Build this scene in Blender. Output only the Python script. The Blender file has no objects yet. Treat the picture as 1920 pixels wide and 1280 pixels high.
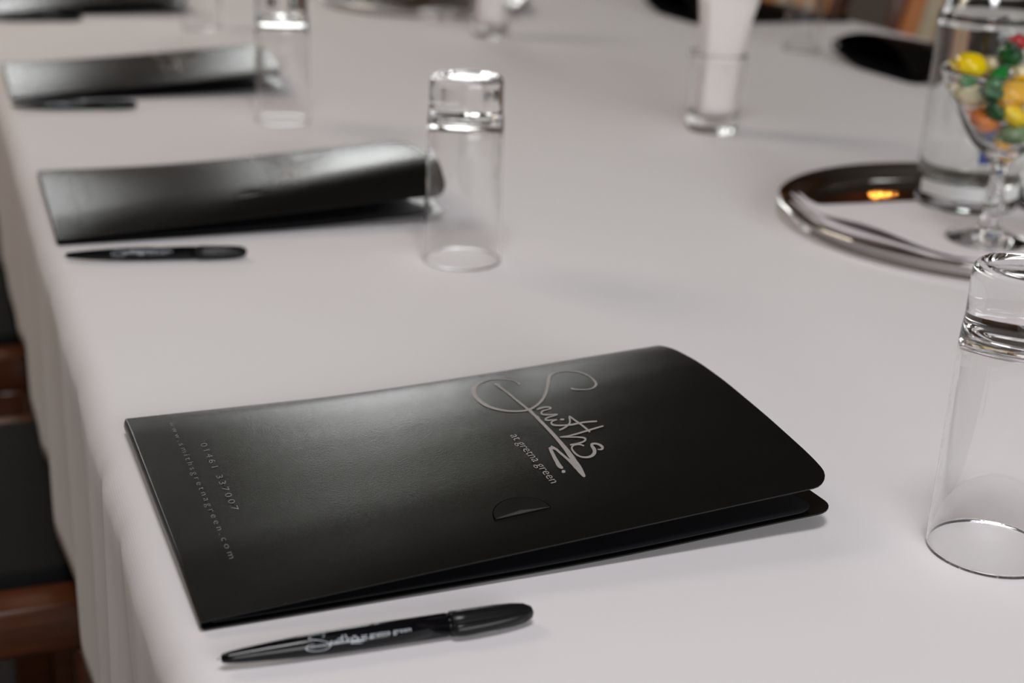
import bpy, bmesh, math, random
from mathutils import Vector, Matrix
import mathutils.noise as mnoise
random.seed(7)
S = bpy.context.scene
COL = S.collection
PI = math.pi
T0 = 0.74            # height of the table top above the floor; objects below are given relative to it

# ---------------------------------------------------------------- camera
F_PX, PITCH, ROLL, CH, YAW = 2740.3, 0.3446, 0.0426, 0.3322, 0.385
def frame_dir(v):
    x, y, z = v
    return Vector((x*math.cos(YAW)+y*math.sin(YAW), -x*math.sin(YAW)+y*math.cos(YAW), z))
fwd = Vector((0, math.cos(PITCH), -math.sin(PITCH))); rgt = Vector((1, 0, 0)); up = rgt.cross(fwd)
r2 = rgt*math.cos(ROLL)+up*math.sin(ROLL); u2 = -rgt*math.sin(ROLL)+up*math.cos(ROLL)
r2, u2, fw = frame_dir(r2), frame_dir(u2), frame_dir(fwd)
cd = bpy.data.cameras.new('camera'); cam = bpy.data.objects.new('camera', cd); COL.objects.link(cam)
m = Matrix(((r2.x, u2.x, -fw.x, 0), (r2.y, u2.y, -fw.y, 0), (r2.z, u2.z, -fw.z, T0+CH), (0, 0, 0, 1)))
cam.matrix_world = m
cd.sensor_width = 36; cd.lens = F_PX/1920*36; cd.clip_start = 0.02
cd.dof.use_dof = True; cd.dof.focus_distance = 0.74; cd.dof.aperture_fstop = 5.8; cd.dof.aperture_blades = 9
S.camera = cam

# ---------------------------------------------------------------- world, light, exposure
W = bpy.data.worlds.new('world'); S.world = W; W.use_nodes = True
W.node_tree.nodes['Background'].inputs[0].default_value = (0.93, 0.97, 1.0, 1)
W.node_tree.nodes['Background'].inputs[1].default_value = 3.0
S.view_settings.view_transform = 'Standard'; S.view_settings.look = 'None'
S.view_settings.gamma = 1; S.view_settings.use_curve_mapping = False
S.view_settings.exposure = 0.0
S.cycles.use_denoising = True
S.cycles.max_bounces = 14; S.cycles.transmission_bounces = 12; S.cycles.transparent_max_bounces = 12
S.cycles.diffuse_bounces = 4; S.cycles.glossy_bounces = 6
S.cycles.sample_clamp_indirect = 45
S.cycles.blur_glossy = 0.0
YN_ = -2.6
def area(name, loc, rot, sx, sy, power, col):
    l = bpy.data.lights.new(name, 'AREA'); l.shape = 'RECTANGLE'; l.size = sx; l.size_y = sy
    l.energy = power; l.color = col
    o = bpy.data.objects.new(name, l); COL.objects.link(o); o.location = loc; o.rotation_euler = rot
    return o
# the photographer's flash thrown back by the ceiling behind the camera
area('ceiling_bounce', (0.02, 0.0, 2.66), (0.05, 0, 0), 0.6, 0.6, 19, (0.985, 0.98, 1.0))
# broad fill added behind the camera; the near wall has no window
area('near_fill', (0.9, YN_+0.05, 1.65), (PI/2, 0, 0), 2.6, 1.6, 70, (0.985, 0.99, 1.0))
# warm fill added high on the left to lift the far cloth; no lamp there
area('far_warm_fill', (-0.95, 3.0, 2.68), (0, -0.2, 0), 1.3, 1.3, 33, (1.0, 0.88, 0.72))
# daylight through the panes of the far wall windows (x0, x1, z0, z1)
WY = 5.2
PANES = [(-0.32, 0.24, 1.28, 2.02), (0.90, 1.54, 1.26, 2.62), (1.70, 1.96, 1.26, 2.55)]
# each opening shows bright sky above and a dimmer view of the ground below (zc: where they meet)
for i, (xa, xb, za, zb) in enumerate(PANES):
    zc = (1.5, 2.22, 2.1)[i]
    for z0, z1, e in ((za, zc, (4.0, 3.0, 3.0)[i]), (zc, zb, (6.0, 20.0, 11.0)[i])):
        area('window_daylight', ((xa+xb)/2, WY-0.02, (z0+z1)/2), (-PI/2, 0, 0), xb-xa, z1-z0, e*(xb-xa)*(z1-z0), (1.0, 0.99, 0.92))

# ---------------------------------------------------------------- helpers
def srgb(r, g, b):
    f = lambda c: (c/255/12.92 if c/255 <= 0.04045 else ((c/255+0.055)/1.055)**2.4)
    return (f(r), f(g), f(b), 1)
def mat(name, col, rough=0.5, metal=0.0, spec=0.5, trans=0.0, ior=1.45, coat=0.0, sheen=0.0, noise=None, bump=None, var=0.0):
    """noise=(scale, detail) drives a slight colour variation (var); bump=(scale, strength, distance)"""
    m = bpy.data.materials.new(name); m.use_nodes = True
    n = m.node_tree.nodes; l = m.node_tree.links; b = n['Principled BSDF']
    b.inputs['Base Color'].default_value = col; b.inputs['Roughness'].default_value = rough
    b.inputs['Metallic'].default_value = metal; b.inputs['Specular IOR Level'].default_value = spec
    b.inputs['Transmission Weight'].default_value = trans; b.inputs['IOR'].default_value = ior
    b.inputs['Coat Weight'].default_value = coat; b.inputs['Sheen Weight'].default_value = sheen
    tc = n.new('ShaderNodeTexCoord')
    if noise:
        t = n.new('ShaderNodeTexNoise'); t.inputs['Scale'].default_value = noise[0]; t.inputs['Detail'].default_value = noise[1]
        l.new(tc.outputs['Object'], t.inputs['Vector'])
        mx = n.new('ShaderNodeMix'); mx.data_type = 'RGBA'
        mx.inputs[6].default_value = tuple(c*(1-var) for c in col[:3])+(1,)
        mx.inputs[7].default_value = tuple(min(1, c*(1+var)) for c in col[:3])+(1,)
        l.new(t.outputs['Fac'], mx.inputs[0]); l.new(mx.outputs[2], b.inputs['Base Color'])
    if bump:
        t = n.new('ShaderNodeTexNoise'); t.inputs['Scale'].default_value = bump[0]; t.inputs['Detail'].default_value = 3
        l.new(tc.outputs['Object'], t.inputs['Vector'])
        bp = n.new('ShaderNodeBump'); bp.inputs['Strength'].default_value = bump[1]; bp.inputs['Distance'].default_value = bump[2]
        l.new(t.outputs['Fac'], bp.inputs['Height']); l.new(bp.outputs['Normal'], b.inputs['Normal'])
    return m
def wood(name, c1, c2, rough, scale=(1, 1, 1), coat=0.0):
    m = mat(name, c1, rough, coat=coat); n = m.node_tree.nodes; l = m.node_tree.links; b = n['Principled BSDF']
    tc = n['Texture Coordinate']; mp = n.new('ShaderNodeMapping'); mp.inputs['Scale'].default_value = scale
    l.new(tc.outputs['Object'], mp.inputs['Vector'])
    t = n.new('ShaderNodeTexNoise'); t.inputs['Scale'].default_value = 6; t.inputs['Detail'].default_value = 5; t.inputs['Distortion'].default_value = 0.6
    l.new(mp.outputs[0], t.inputs['Vector'])
    cr = n.new('ShaderNodeValToRGB'); cr.color_ramp.elements[0].position = 0.3; cr.color_ramp.elements[1].position = 0.7
    cr.color_ramp.elements[0].color = c1; cr.color_ramp.elements[1].color = c2
    l.new(t.outputs['Fac'], cr.inputs[0]); l.new(cr.outputs[0], b.inputs['Base Color'])
    return m
def weave(name, col, scale, strength, rough=0.9, sheen=0.3, crease=None):
    """woven cloth: two crossed fine wave bumps plus soft unevenness"""
    m = mat(name, col, rough, sheen=sheen, spec=0.2); n = m.node_tree.nodes; l = m.node_tree.links; b = n['Principled BSDF']
    tc = n['Texture Coordinate']; add = n.new('ShaderNodeMath'); add.operation = 'ADD'
    for i, ax in enumerate('XY'):
        w = n.new('ShaderNodeTexWave'); w.bands_direction = ax; w.inputs['Scale'].default_value = scale
        w.inputs['Distortion'].default_value = 0.5; l.new(tc.outputs['Object'], w.inputs['Vector']); l.new(w.outputs['Fac'], add.inputs[i])
    bp = n.new('ShaderNodeBump'); bp.inputs['Strength'].default_value = strength; bp.inputs['Distance'].default_value = 0.0002
    l.new(add.outputs[0], bp.inputs['Height'])
    t = n.new('ShaderNodeTexNoise'); t.inputs['Scale'].default_value = 9; t.inputs['Detail'].default_value = 4
    l.new(tc.outputs['Object'], t.inputs['Vector'])
    b2 = n.new('ShaderNodeBump'); b2.inputs['Strength'].default_value = 0.25; b2.inputs['Distance'].default_value = 0.004
    l.new(t.outputs['Fac'], b2.inputs['Height']); l.new(bp.outputs[0], b2.inputs['Normal']); l.new(b2.outputs[0], b.inputs['Normal'])
    return m
M = {}
M['cloth'] = weave('white_table_linen', srgb(230, 226, 229), 300, 0.12)
M['folder'] = mat('black_satin_polypropylene', (0.0040, 0.0040, 0.0036, 1), 0.235, spec=0.5, bump=(1500, 0.55, 0.0002))
M['folder_in'] = mat('black_folder_inside', (0.012, 0.011, 0.014, 1), 0.55, spec=0.18)
M['ink'] = mat('warm_grey_ink', srgb(156, 150, 147), 0.45, spec=0.3)
M['ink_dim'] = mat('dim_grey_ink', srgb(132, 132, 130), 0.45, spec=0.3)
M['cut'] = mat('cut_line_black', (0.0008, 0.0008, 0.0008, 1), 1.0, spec=0.0)
M['gloss_black'] = mat('gloss_black_plastic', (0.003, 0.003, 0.004, 1), 0.10, spec=0.35)
M['rubber'] = mat('satin_black_plastic', (0.008, 0.008, 0.009, 1), 0.25, spec=0.3)
M['pen_ink'] = mat('pale_pen_ink', srgb(190, 195, 205), 0.4)
M['glass'] = mat('clear_glass', (1, 1, 1, 1), 0.0, trans=1.0, ior=1.5)
M['bottle'] = mat('clear_bottle_glass', (0.985, 1.0, 0.99, 1), 0.0, trans=1.0, ior=1.5)
M['water'] = mat('water', (1, 1, 1, 1), 0.0, trans=1.0, ior=1.33)
M['steel'] = mat('polished_steel', (0.62, 0.60, 0.58, 1), 0.02, metal=1.0)
M['paper'] = mat('white_paper', srgb(242, 236, 234), 0.85, spec=0.2, noise=(40, 3), var=0.04)
M['napkin'] = weave('white_napkin_linen', srgb(228, 222, 226), 420, 0.3)
M['seat'] = weave('black_upholstery', srgb(27, 27, 27), 260, 0.6, sheen=0.03)
M['chairwood'] = wood('dark_varnished_wood', srgb(78, 42, 24), srgb(104, 58, 34), 0.28, (3, 30, 30), coat=0.4)
M['slat'] = wood('caramel_wood', srgb(205, 122, 58), srgb(226, 146, 78), 0.35, (30, 30, 3))
M['slat_pale'] = wood('pale_cream_wood', srgb(196, 180, 150), srgb(214, 200, 172), 0.4, (30, 30, 3))
M['floor'] = wood('dark_floor_boards', srgb(50, 38, 30), srgb(68, 52, 40), 0.55, (8, 1, 1))
M['wall'] = wood('dark_wall_panel_wood', srgb(74, 48, 32), srgb(92, 62, 42), 0.45, (1, 1, 8))
M['plaster'] = mat('warm_wall_paint', srgb(150, 136, 124), 0.9, noise=(4, 2), var=0.05)
M['ceiling'] = mat('ceiling_paint', srgb(120, 112, 104), 0.9)
M['frame'] = mat('white_window_paint', srgb(180, 176, 166), 0.5)
M['label'] = mat('blue_paper_label', srgb(28, 52, 120), 0.4)
M['band_white'] = mat('white_band', srgb(220, 222, 222), 0.5)
M['shade'] = mat('aged_brass', srgb(90, 60, 34), 0.4, metal=0.6)
def emis(name, col, s):
    m = bpy.data.materials.new(name); m.use_nodes = True; b = m.node_tree.nodes['Principled BSDF']
    b.inputs['Base Color'].default_value = col; b.inputs['Emission Color'].default_value = col; b.inputs['Emission Strength'].default_value = s
    return m
M['bulb'] = emis('warm_lamp_bulb', (1.0, 0.38, 0.06, 1), 45)
for k, c in dict(yellow=(236, 205, 8), green=(28, 120, 52), darkgreen=(22, 84, 40), sage=(132, 156, 116), orange=(232, 132, 40), amber=(236, 178, 30), cream=(226, 214, 176), red=(170, 24, 28)).items():
    M['sweet_'+k] = mat('sweet_'+k, srgb(*c), 0.26, spec=0.5, trans=0.10, coat=0.2, noise=(90, 2), var=0.12)
    M['wrap_'+k] = mat('wrapper_'+k, tuple(0.85*a+0.15 for a in srgb(*c)[:3])+(1,), 0.2, trans=0.45, ior=1.3)

def link(name, me, m, parent=None, smooth=True, mods=()):
    if m: me.materials.append(m)
    o = bpy.data.objects.new(name, me); COL.objects.link(o)
    if smooth: me.polygons.foreach_set('use_smooth', [True]*len(me.polygons))
    if parent: o.parent = parent
    return o
def mesh(name, v, f, m, parent=None, smooth=True):
    me = bpy.data.meshes.new(name); me.from_pydata([tuple(p) for p in v], [], f); me.update()
    return link(name, me, m, parent, smooth)
def tag(o, label=None, cat=None, group=None, kind=None):
    if label: o['label'] = label
    if cat: o['category'] = cat
    if group: o['group'] = group
    if kind: o['kind'] = kind
    return o
def thing(name, label, cat, loc=(0, 0, 0), rz=0, group=None):
    o = bpy.data.objects.new(name, None); COL.objects.link(o); o.empty_display_size = 0.02
    o.location = (loc[0], loc[1], loc[2]+T0); o.rotation_euler = (0, 0, rz)
    return tag(o, label, cat, group)
def box(bm, x0, x1, y0, y1, z0, z1, bev=0.0):
    r = bmesh.ops.create_cube(bm, size=1)
    bmesh.ops.transform(bm, verts=r['verts'], matrix=Matrix.Translation(((x0+x1)/2, (y0+y1)/2, (z0+z1)/2)) @ Matrix.Diagonal((x1-x0, y1-y0, z1-z0, 1)))
    if bev > 0:
        es = list({e for v in r['verts'] for e in v.link_edges})
        bmesh.ops.bevel(bm, geom=es, offset=bev, segments=3, profile=0.5, affect='EDGES', clamp_overlap=True)
def boxobj(name, dims, m, parent=None, bev=0.0, smooth=False):
    bm = bmesh.new(); box(bm, *dims, bev=bev); me = bpy.data.meshes.new(name); bm.to_mesh(me); bm.free()
    return link(name, me, m, parent, smooth)
def lathe(name, prof, m, parent=None, seg=72, axis='Z', smooth=True):
    """prof: (radius, height) from one pole to the other; closed solid of revolution"""
    v, f, rings = [], [], []
    for r, z in prof:
        if r < 1e-6: rings.append([len(v)]); v.append((0, 0, z))
        else:
            rings.append(list(range(len(v), len(v)+seg)))
            v += [(r*math.cos(2*PI*i/seg), r*math.sin(2*PI*i/seg), z) for i in range(seg)]
    def conn(a, b):
        if len(a) == 1 and len(b) == 1: return
        for i in range(seg):
            j = (i+1) % seg
            if len(a) == 1: f.append((a[0], b[j], b[i]))
            elif len(b) == 1: f.append((a[i], a[j], b[0]))
            else: f.append((a[i], a[j], b[j], b[i]))
    for a, b in zip(rings, rings[1:]): conn(a, b)
    if len(rings[0]) > 1 and len(rings[-1]) > 1 and prof[0] != prof[-1]: conn(rings[-1], rings[0])
    if axis == 'X': v = [(z, y, -x) for x, y, z in v]
    me = bpy.data.meshes.new(name); me.from_pydata(v, [], f); me.update()
    bm = bmesh.new(); bm.from_mesh(me); bmesh.ops.recalc_face_normals(bm, faces=bm.faces); bm.to_mesh(me); bm.free()
    return link(name, me, m, parent, smooth)
def smooth_prof(p, n=4):
    """Catmull-Rom through profile points"""
    out = []; e = [p[0]]+list(p)+[p[-1]]
    for i in range(1, len(e)-2):
        for k in range(n):
            t = k/n
            out.append(tuple(0.5*((2*e[i][c])+(-e[i-1][c]+e[i+1][c])*t+(2*e[i-1][c]-5*e[i][c]+4*e[i+1][c]-e[i+2][c])*t*t+(-e[i-1][c]+3*e[i][c]-3*e[i+1][c]+e[i+2][c])*t**3) for c in (0, 1)))
    out.append(p[-1]); return [(max(0, r), z) for r, z in out]
def copy_tree(o, parent=None):
    c = o.copy(); COL.objects.link(c)
    if parent: c.parent = parent
    for ch in list(o.children): copy_tree(ch, c)
    return c
def lerp_tab(tab, x):
    if x <= tab[0][0]: return tab[0][1]
    for (a, b), (c, d) in zip(tab, tab[1:]):
        if x <= c: return b+(d-b)*(x-a)/(c-a)
    return tab[-1][1]

# ---------------------------------------------------------------- the room
def wall_with_holes(name, x0, x1, y, thick, z0, z1, holes, m):
    bm = bmesh.new(); xs = x0
    for (a, b, c, d) in sorted(holes):
        box(bm, xs, a, y, y+thick, z0, z1); box(bm, a, b, y, y+thick, z0, c); box(bm, a, b, y, y+thick, d, z1); xs = b
    box(bm, xs, x1, y, y+thick, z0, z1)
    me = bpy.data.meshes.new(name); bm.to_mesh(me); bm.free()
    return tag(link(name, me, m, None, False), kind='structure')
XL, XR, YN, CZ = -2.4, 4.3, -2.6, 2.75
tag(boxobj('floor', (XL, XR, YN, WY, -0.05, 0), M['floor']), kind='structure')
tag(boxobj('ceiling', (XL-.1, XR+.1, YN-.1, WY+.15, CZ, CZ+0.05), M['ceiling']), kind='structure')
tag(boxobj('wall_left', (XL-0.1, XL, YN-.1, WY+.15, -.05, CZ), M['plaster']), kind='structure')
tag(boxobj('wall_right', (XR, XR+0.1, YN-.1, WY+.15, -.05, CZ), M['wall']), kind='structure')
tag(boxobj('wall_near', (XL, XR, YN-0.1, YN, -.05, CZ), M['plaster']), kind='structure')
wall_with_holes('wall_far', XL, XR, WY, 0.15, -.05, CZ, PANES, M['wall'])
for i, (xa, xb, za, zb) in enumerate(PANES):
    w = bpy.data.objects.new('window_%d' % (i+1), None); COL.objects.link(w); w.location = ((xa+xb)/2, WY, za); tag(w, kind='structure')
    hw, hh = (xb-xa)/2, zb-za
    bm = bmesh.new()
    for d in ((-hw-.03, -hw, -.015, .1, -.03, hh+.03), (hw, hw+.03, -.015, .1, -.03, hh+.03), (-hw, hw, -.015, .1, -.03, 0), (-hw, hw, -.015, .1, hh, hh+.03)): box(bm, *d)
    me = bpy.data.meshes.new('window_frame'); bm.to_mesh(me); bm.free(); link('window_frame', me, M['frame'], w, False)
    boxobj('window_pane', (-hw, hw, .05, .054, 0, hh), M['glass'], w)
tag(boxobj('trim_1', (XL, XR, WY-0.012, WY, .12, .92), M['plaster']), kind='structure')
tag(boxobj('baseboard_far', (XL, XR, WY-0.02, WY, 0, .12), M['chairwood']), kind='structure')
LOGO=[[[2327,1397,2338,1416],[2330,1392,2340,1410],[2332,1387,2343,1404],[2336,1382,2346,1399],[2340,1377,2349,1394],[2346,1372,2354,1388],[2353,1368,2360,1382],[2360,1363,2366,1376],[2368,1359,2373,1370],[2377,1354,2382,1365],[2386,1349,2391,1360],[2396,1345,2400,1356],[2405,1342,2409,1353],[2415,1341,2419,1353],[2424,1341,2429,1353],[2434,1342,2438,1356],[2443,1345,2447,1360],[2453,1349,2455,1367],[2462,1356,2463,1376],[2472,1364,2469,1384],[2480,1375,2474,1391],[2488,1387,2476,1395],[2493,1400,2478,1399],[2496,1414,2481,1405],[2499,1429,2484,1417],[2501,1446,2488,1434],[2504,1466,2491,1454],[2505,1487,2494,1475],[2506,1507,2496,1495],[2506,1526,2496,1514],[2505,1546,2495,1533],[2503,1565,2493,1551],[2500,1583,2490,1568],[2496,1600,2486,1585],[2490,1616,2481,1601],[2484,1631,2475,1616],[2477,1644,2469,1629],[2469,1655,2462,1640],[2461,1664,2454,1650],[2452,1672,2445,1658],[2442,1679,2436,1665],[2432,1686,2426,1671],[2422,1691,2415,1677],[2411,1695,2405,1681],[2400,1699,2394,1683],[2390,1701,2383,1683],[2379,1703,2372,1681],[2369,1703,2361,1678],[2358,1701,2350,1672],[2348,1697,2340,1665],[2337,1691,2331,1656],[2326,1682,2323,1646],[2313,1668,2315,1636],[2301,1650,2308,1624],[2289,1629,2299,1609],[2278,1609,2289,1590],[2268,1589,2279,1570],[2258,1569,2269,1551],[2247,1548,2259,1531],[2237,1528,2248,1510],[2226,1507,2236,1489],[2215,1485,2224,1467],[2203,1463,2212,1444],[2191,1442,2199,1421],[2179,1421,2186,1400],[2166,1401,2173,1381],[2154,1383,2160,1362],[2143,1366,2147,1344],[2131,1350,2134,1327],[2118,1336,2120,1312],[2106,1322,2106,1299],[2093,1310,2092,1286],[2081,1299,2079,1275],[2068,1289,2065,1266],[2055,1280,2052,1257],[2043,1273,2039,1250],[2031,1267,2026,1245],[2019,1263,2014,1242],[2008,1261,2003,1240],[1998,1260,1992,1240],[1987,1260,1980,1241],[1976,1262,1969,1243],[1965,1265,1958,1247],[1954,1269,1947,1251],[1943,1275,1935,1257],[1932,1282,1924,1263],[1920,1290,1912,1271],[1909,1300,1900,1279],[1898,1310,1888,1289],[1888,1322,1878,1300],[1879,1335,1867,1311],[1869,1348,1857,1324],[1861,1363,1848,1338],[1854,1377,1839,1352],[1847,1393,1832,1367],[1841,1409,1825,1383],[1838,1428,1819,1399],[1835,1449,1814,1419],[1832,1471,1811,1441],[1831,1493,1809,1464],[1831,1515,1807,1487],[1833,1537,1807,1511],[1835,1559,1808,1534],[1838,1580,1810,1558],[1842,1598,1813,1582],[1845,1614,1818,1605],[1849,1626,1824,1627],[1853,1638,1831,1650],[1858,1649,1840,1671],[1863,1662,1851,1692],[1870,1676,1862,1711],[1878,1690,1876,1731],[1886,1703,1889,1749],[1895,1715,1902,1762],[1906,1728,1915,1772],[1918,1740,1927,1779],[1930,1751,1939,1784],[1944,1760,1953,1789],[1959,1767,1966,1793],[1973,1772,1980,1795],[1987,1775,1994,1795],[2000,1775,2007,1794],[2012,1773,2019,1792],[2024,1769,2031,1788],[2036,1763,2043,1782],[2046,1756,2054,1775],[2057,1748,2064,1766],[2066,1738,2074,1757],[2074,1728,2082,1746],[2081,1718,2089,1736],[2088,1709,2095,1724],[2094,1700,2100,1713],[2098,1690,2105,1703],[2101,1679,2109,1692],[2103,1667,2112,1680],[2103,1654,2113,1668],[2104,1641,2115,1657],[2103,1630,2116,1647],[2103,1619,2118,1638],[2101,1608,2119,1629],[2100,1597,2120,1621]],
[[1982,1688,1994,1711],[1983,1681,1997,1708],[1985,1676,2000,1706],[1986,1671,2003,1700],[1987,1663,2005,1689],[1987,1650,2006,1673],[1988,1633,2005,1654],[1988,1613,2004,1633],[1989,1590,2004,1610],[1990,1564,2005,1583],[1992,1534,2006,1553],[1993,1503,2007,1521],[1994,1473,2008,1490],[1994,1442,2008,1459],[1994,1410,2008,1427],[1995,1382,2009,1397],[1997,1354,2011,1370],[1999,1327,2013,1343],[2001,1299,2015,1315],[2003,1273,2017,1289],[2004,1249,2019,1265],[2005,1228,2020,1243],[2005,1208,2021,1224],[2005,1190,2022,1207],[2006,1173,2023,1191],[2007,1157,2024,1176],[2008,1142,2025,1162],[2009,1128,2027,1148],[2010,1114,2029,1134]],
[[2013,1235,2026,1244],[2011,1224,2025,1234],[2010,1215,2025,1225],[2009,1203,2024,1215],[2008,1189,2024,1202],[2007,1171,2023,1186],[2006,1151,2024,1167],[2005,1129,2024,1146],[2005,1108,2024,1125],[2005,1087,2024,1104],[2005,1067,2025,1084],[2006,1046,2025,1063],[2006,1024,2026,1041],[2006,1000,2026,1017],[2006,975,2027,992],[2006,949,2027,966],[2006,924,2027,941],[2005,900,2027,917],[2005,876,2027,893],[2004,852,2026,869],[2003,828,2026,845],[2002,803,2026,821],[2000,778,2025,796],[1999,753,2025,771],[1997,729,2024,747],[1994,704,2023,722],[1991,679,2021,698],[1989,656,2020,674],[1986,635,2018,652],[1983,618,2016,633],[1980,602,2014,616],[1977,586,2012,600],[1974,570,2009,585]],
[[1983,635,2016,654],[1982,622,2015,641],[1980,608,2015,628],[1978,595,2014,616],[1977,581,2014,603],[1976,568,2013,590],[1974,554,2012,577],[1974,542,2011,563],[1973,530,2009,550],[1973,519,2008,537],[1973,508,2005,525],[1974,497,2003,513],[1974,488,2001,503],[1975,480,1999,494],[1975,473,1998,486],[1976,467,1996,480],[1977,462,1995,474],[1978,459,1994,470],[1980,457,1993,467],[1982,456,1992,464],[1983,455,1990,461]],
[[1939,786,1958,817],[1944,781,1961,809],[1949,776,1965,802],[1953,771,1968,793],[1957,765,1971,782],[1959,755,1973,770],[1960,743,1975,756],[1961,729,1975,742],[1962,714,1977,728],[1964,700,1978,714],[1966,684,1980,698],[1967,669,1981,682],[1969,654,1983,667],[1970,639,1985,653],[1971,624,1987,638],[1971,610,1989,625],[1972,596,1990,611],[1972,582,1992,599],[1972,569,1993,587],[1972,557,1995,575],[1971,544,1996,564]],
[[1936,800,1954,806],[1934,793,1952,798],[1932,786,1951,791],[1930,778,1949,784],[1928,768,1947,774],[1925,755,1945,761],[1922,739,1942,746],[1919,723,1939,731],[1916,707,1937,716],[1913,692,1934,701],[1910,676,1932,686],[1908,661,1930,671],[1906,648,1929,658],[1904,636,1927,646],[1901,625,1926,635],[1900,614,1925,627],[1899,603,1924,620],[1899,594,1924,613],[1901,586,1923,607],[1903,580,1923,601],[1906,576,1923,597],[1909,572,1923,595],[1912,571,1923,593],[1915,571,1924,592],[1917,571,1925,589]],
[[1896,540,1905,558],[1901,531,1915,558],[1912,532,1920,549]],
[[2053,1225,2056,1239],[2058,1226,2061,1242],[2063,1227,2066,1245],[2067,1228,2072,1248],[2073,1229,2078,1250],[2079,1230,2086,1250],[2087,1231,2094,1251],[2095,1231,2101,1250],[2102,1231,2109,1249],[2107,1229,2115,1247],[2112,1227,2120,1244],[2117,1224,2125,1241],[2120,1221,2129,1237],[2122,1217,2131,1232],[2125,1213,2134,1226],[2125,1211,2134,1218],[2128,1217,2129,1205],[2125,1215,2122,1202],[2119,1213,2115,1200],[2111,1212,2107,1199],[2104,1211,2100,1198],[2098,1211,2093,1197],[2092,1212,2087,1197],[2086,1213,2081,1196],[2079,1211,2076,1194],[2072,1207,2071,1191],[2065,1201,2067,1186],[2059,1193,2063,1181],[2054,1183,2062,1179],[2051,1173,2062,1178],[2050,1164,2062,1176],[2052,1157,2062,1172],[2055,1152,2063,1167],[2059,1147,2067,1163],[2064,1144,2071,1160],[2070,1141,2077,1156],[2076,1138,2083,1153],[2082,1136,2088,1150],[2089,1133,2095,1148],[2095,1131,2101,1146],[2101,1128,2107,1143],[2109,1126,2115,1141],[2117,1123,2123,1138],[2124,1121,2130,1135],[2125,1122,2134,1129],[2128,1130,2125,1117],[2121,1128,2118,1115],[2113,1126,2109,1114],[2105,1125,2101,1112],[2097,1125,2093,1111],[2088,1125,2084,1111],[2080,1125,2075,1110],[2071,1124,2068,1108],[2064,1121,2061,1105],[2057,1117,2055,1101],[2050,1112,2050,1097],[2044,1105,2049,1095],[2040,1093,2050,1100],[2041,1086,2051,1099],[2044,1082,2052,1097],[2047,1079,2054,1094],[2053,1076,2059,1091],[2059,1074,2065,1088],[2066,1072,2072,1086],[2073,1070,2079,1084],[2080,1068,2086,1081],[2088,1066,2094,1079],[2095,1064,2100,1077],[2096,1065,2104,1072],[2099,1074,2096,1061],[2093,1073,2089,1061],[2084,1072,2081,1060],[2077,1070,2075,1058],[2071,1067,2070,1054],[2065,1064,2065,1050],[2059,1059,2062,1046],[2053,1048,2062,1046],[2050,1037,2062,1045],[2050,1028,2062,1040],[2052,1020,2063,1034],[2055,1013,2065,1029],[2060,1008,2069,1024],[2065,1004,2073,1020],[2072,1000,2079,1016],[2079,997,2086,1012],[2086,993,2093,1009],[2094,990,2101,1006],[2103,988,2109,1003],[2111,985,2118,1000],[2119,982,2126,998],[2128,979,2135,996],[2136,976,2143,994],[2145,974,2152,993],[2153,973,2160,992],[2162,973,2168,992],[2171,974,2177,992],[2180,974,2186,992],[2189,974,2196,991],[2200,973,2206,991],[2210,973,2216,990],[2219,972,2226,989],[2228,970,2235,987],[2237,968,2244,985],[2245,966,2252,983],[2253,964,2260,980],[2261,961,2268,978],[2269,959,2276,975],[2277,957,2283,972],[2284,955,2290,969]],
[[2114,1058,2120,1072],[2124,1049,2133,1070],[2135,1049,2141,1062]],
[[2062,949,2065,962],[2067,949,2071,964],[2072,950,2076,966],[2078,951,2082,968],[2085,953,2088,971],[2093,957,2096,974],[2102,961,2105,978],[2111,966,2113,983],[2120,972,2121,988],[2129,979,2129,994],[2137,986,2136,1001],[2144,994,2142,1007],[2151,1003,2147,1013],[2157,1012,2150,1019],[2161,1022,2153,1025],[2165,1031,2155,1032],[2168,1039,2158,1040],[2171,1048,2161,1048],[2174,1058,2164,1058],[2177,1066,2168,1067],[2178,1069,2171,1075],[2176,1067,2176,1082],[2173,1066,2182,1083],[2173,1065,2184,1079],[2174,1060,2185,1073],[2175,1051,2187,1063],[2177,1038,2188,1050],[2179,1023,2190,1035],[2180,1010,2192,1022],[2182,998,2194,1010],[2184,986,2196,998],[2186,974,2198,986],[2188,962,2199,974],[2190,951,2201,963],[2191,939,2203,951],[2192,928,2204,940],[2193,917,2205,928],[2194,905,2206,917],[2194,892,2207,904],[2195,881,2208,893],[2195,872,2209,884],[2196,868,2208,878],[2196,868,2207,873],[2197,867,2206,870],[2197,865,2205,868]],
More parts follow.
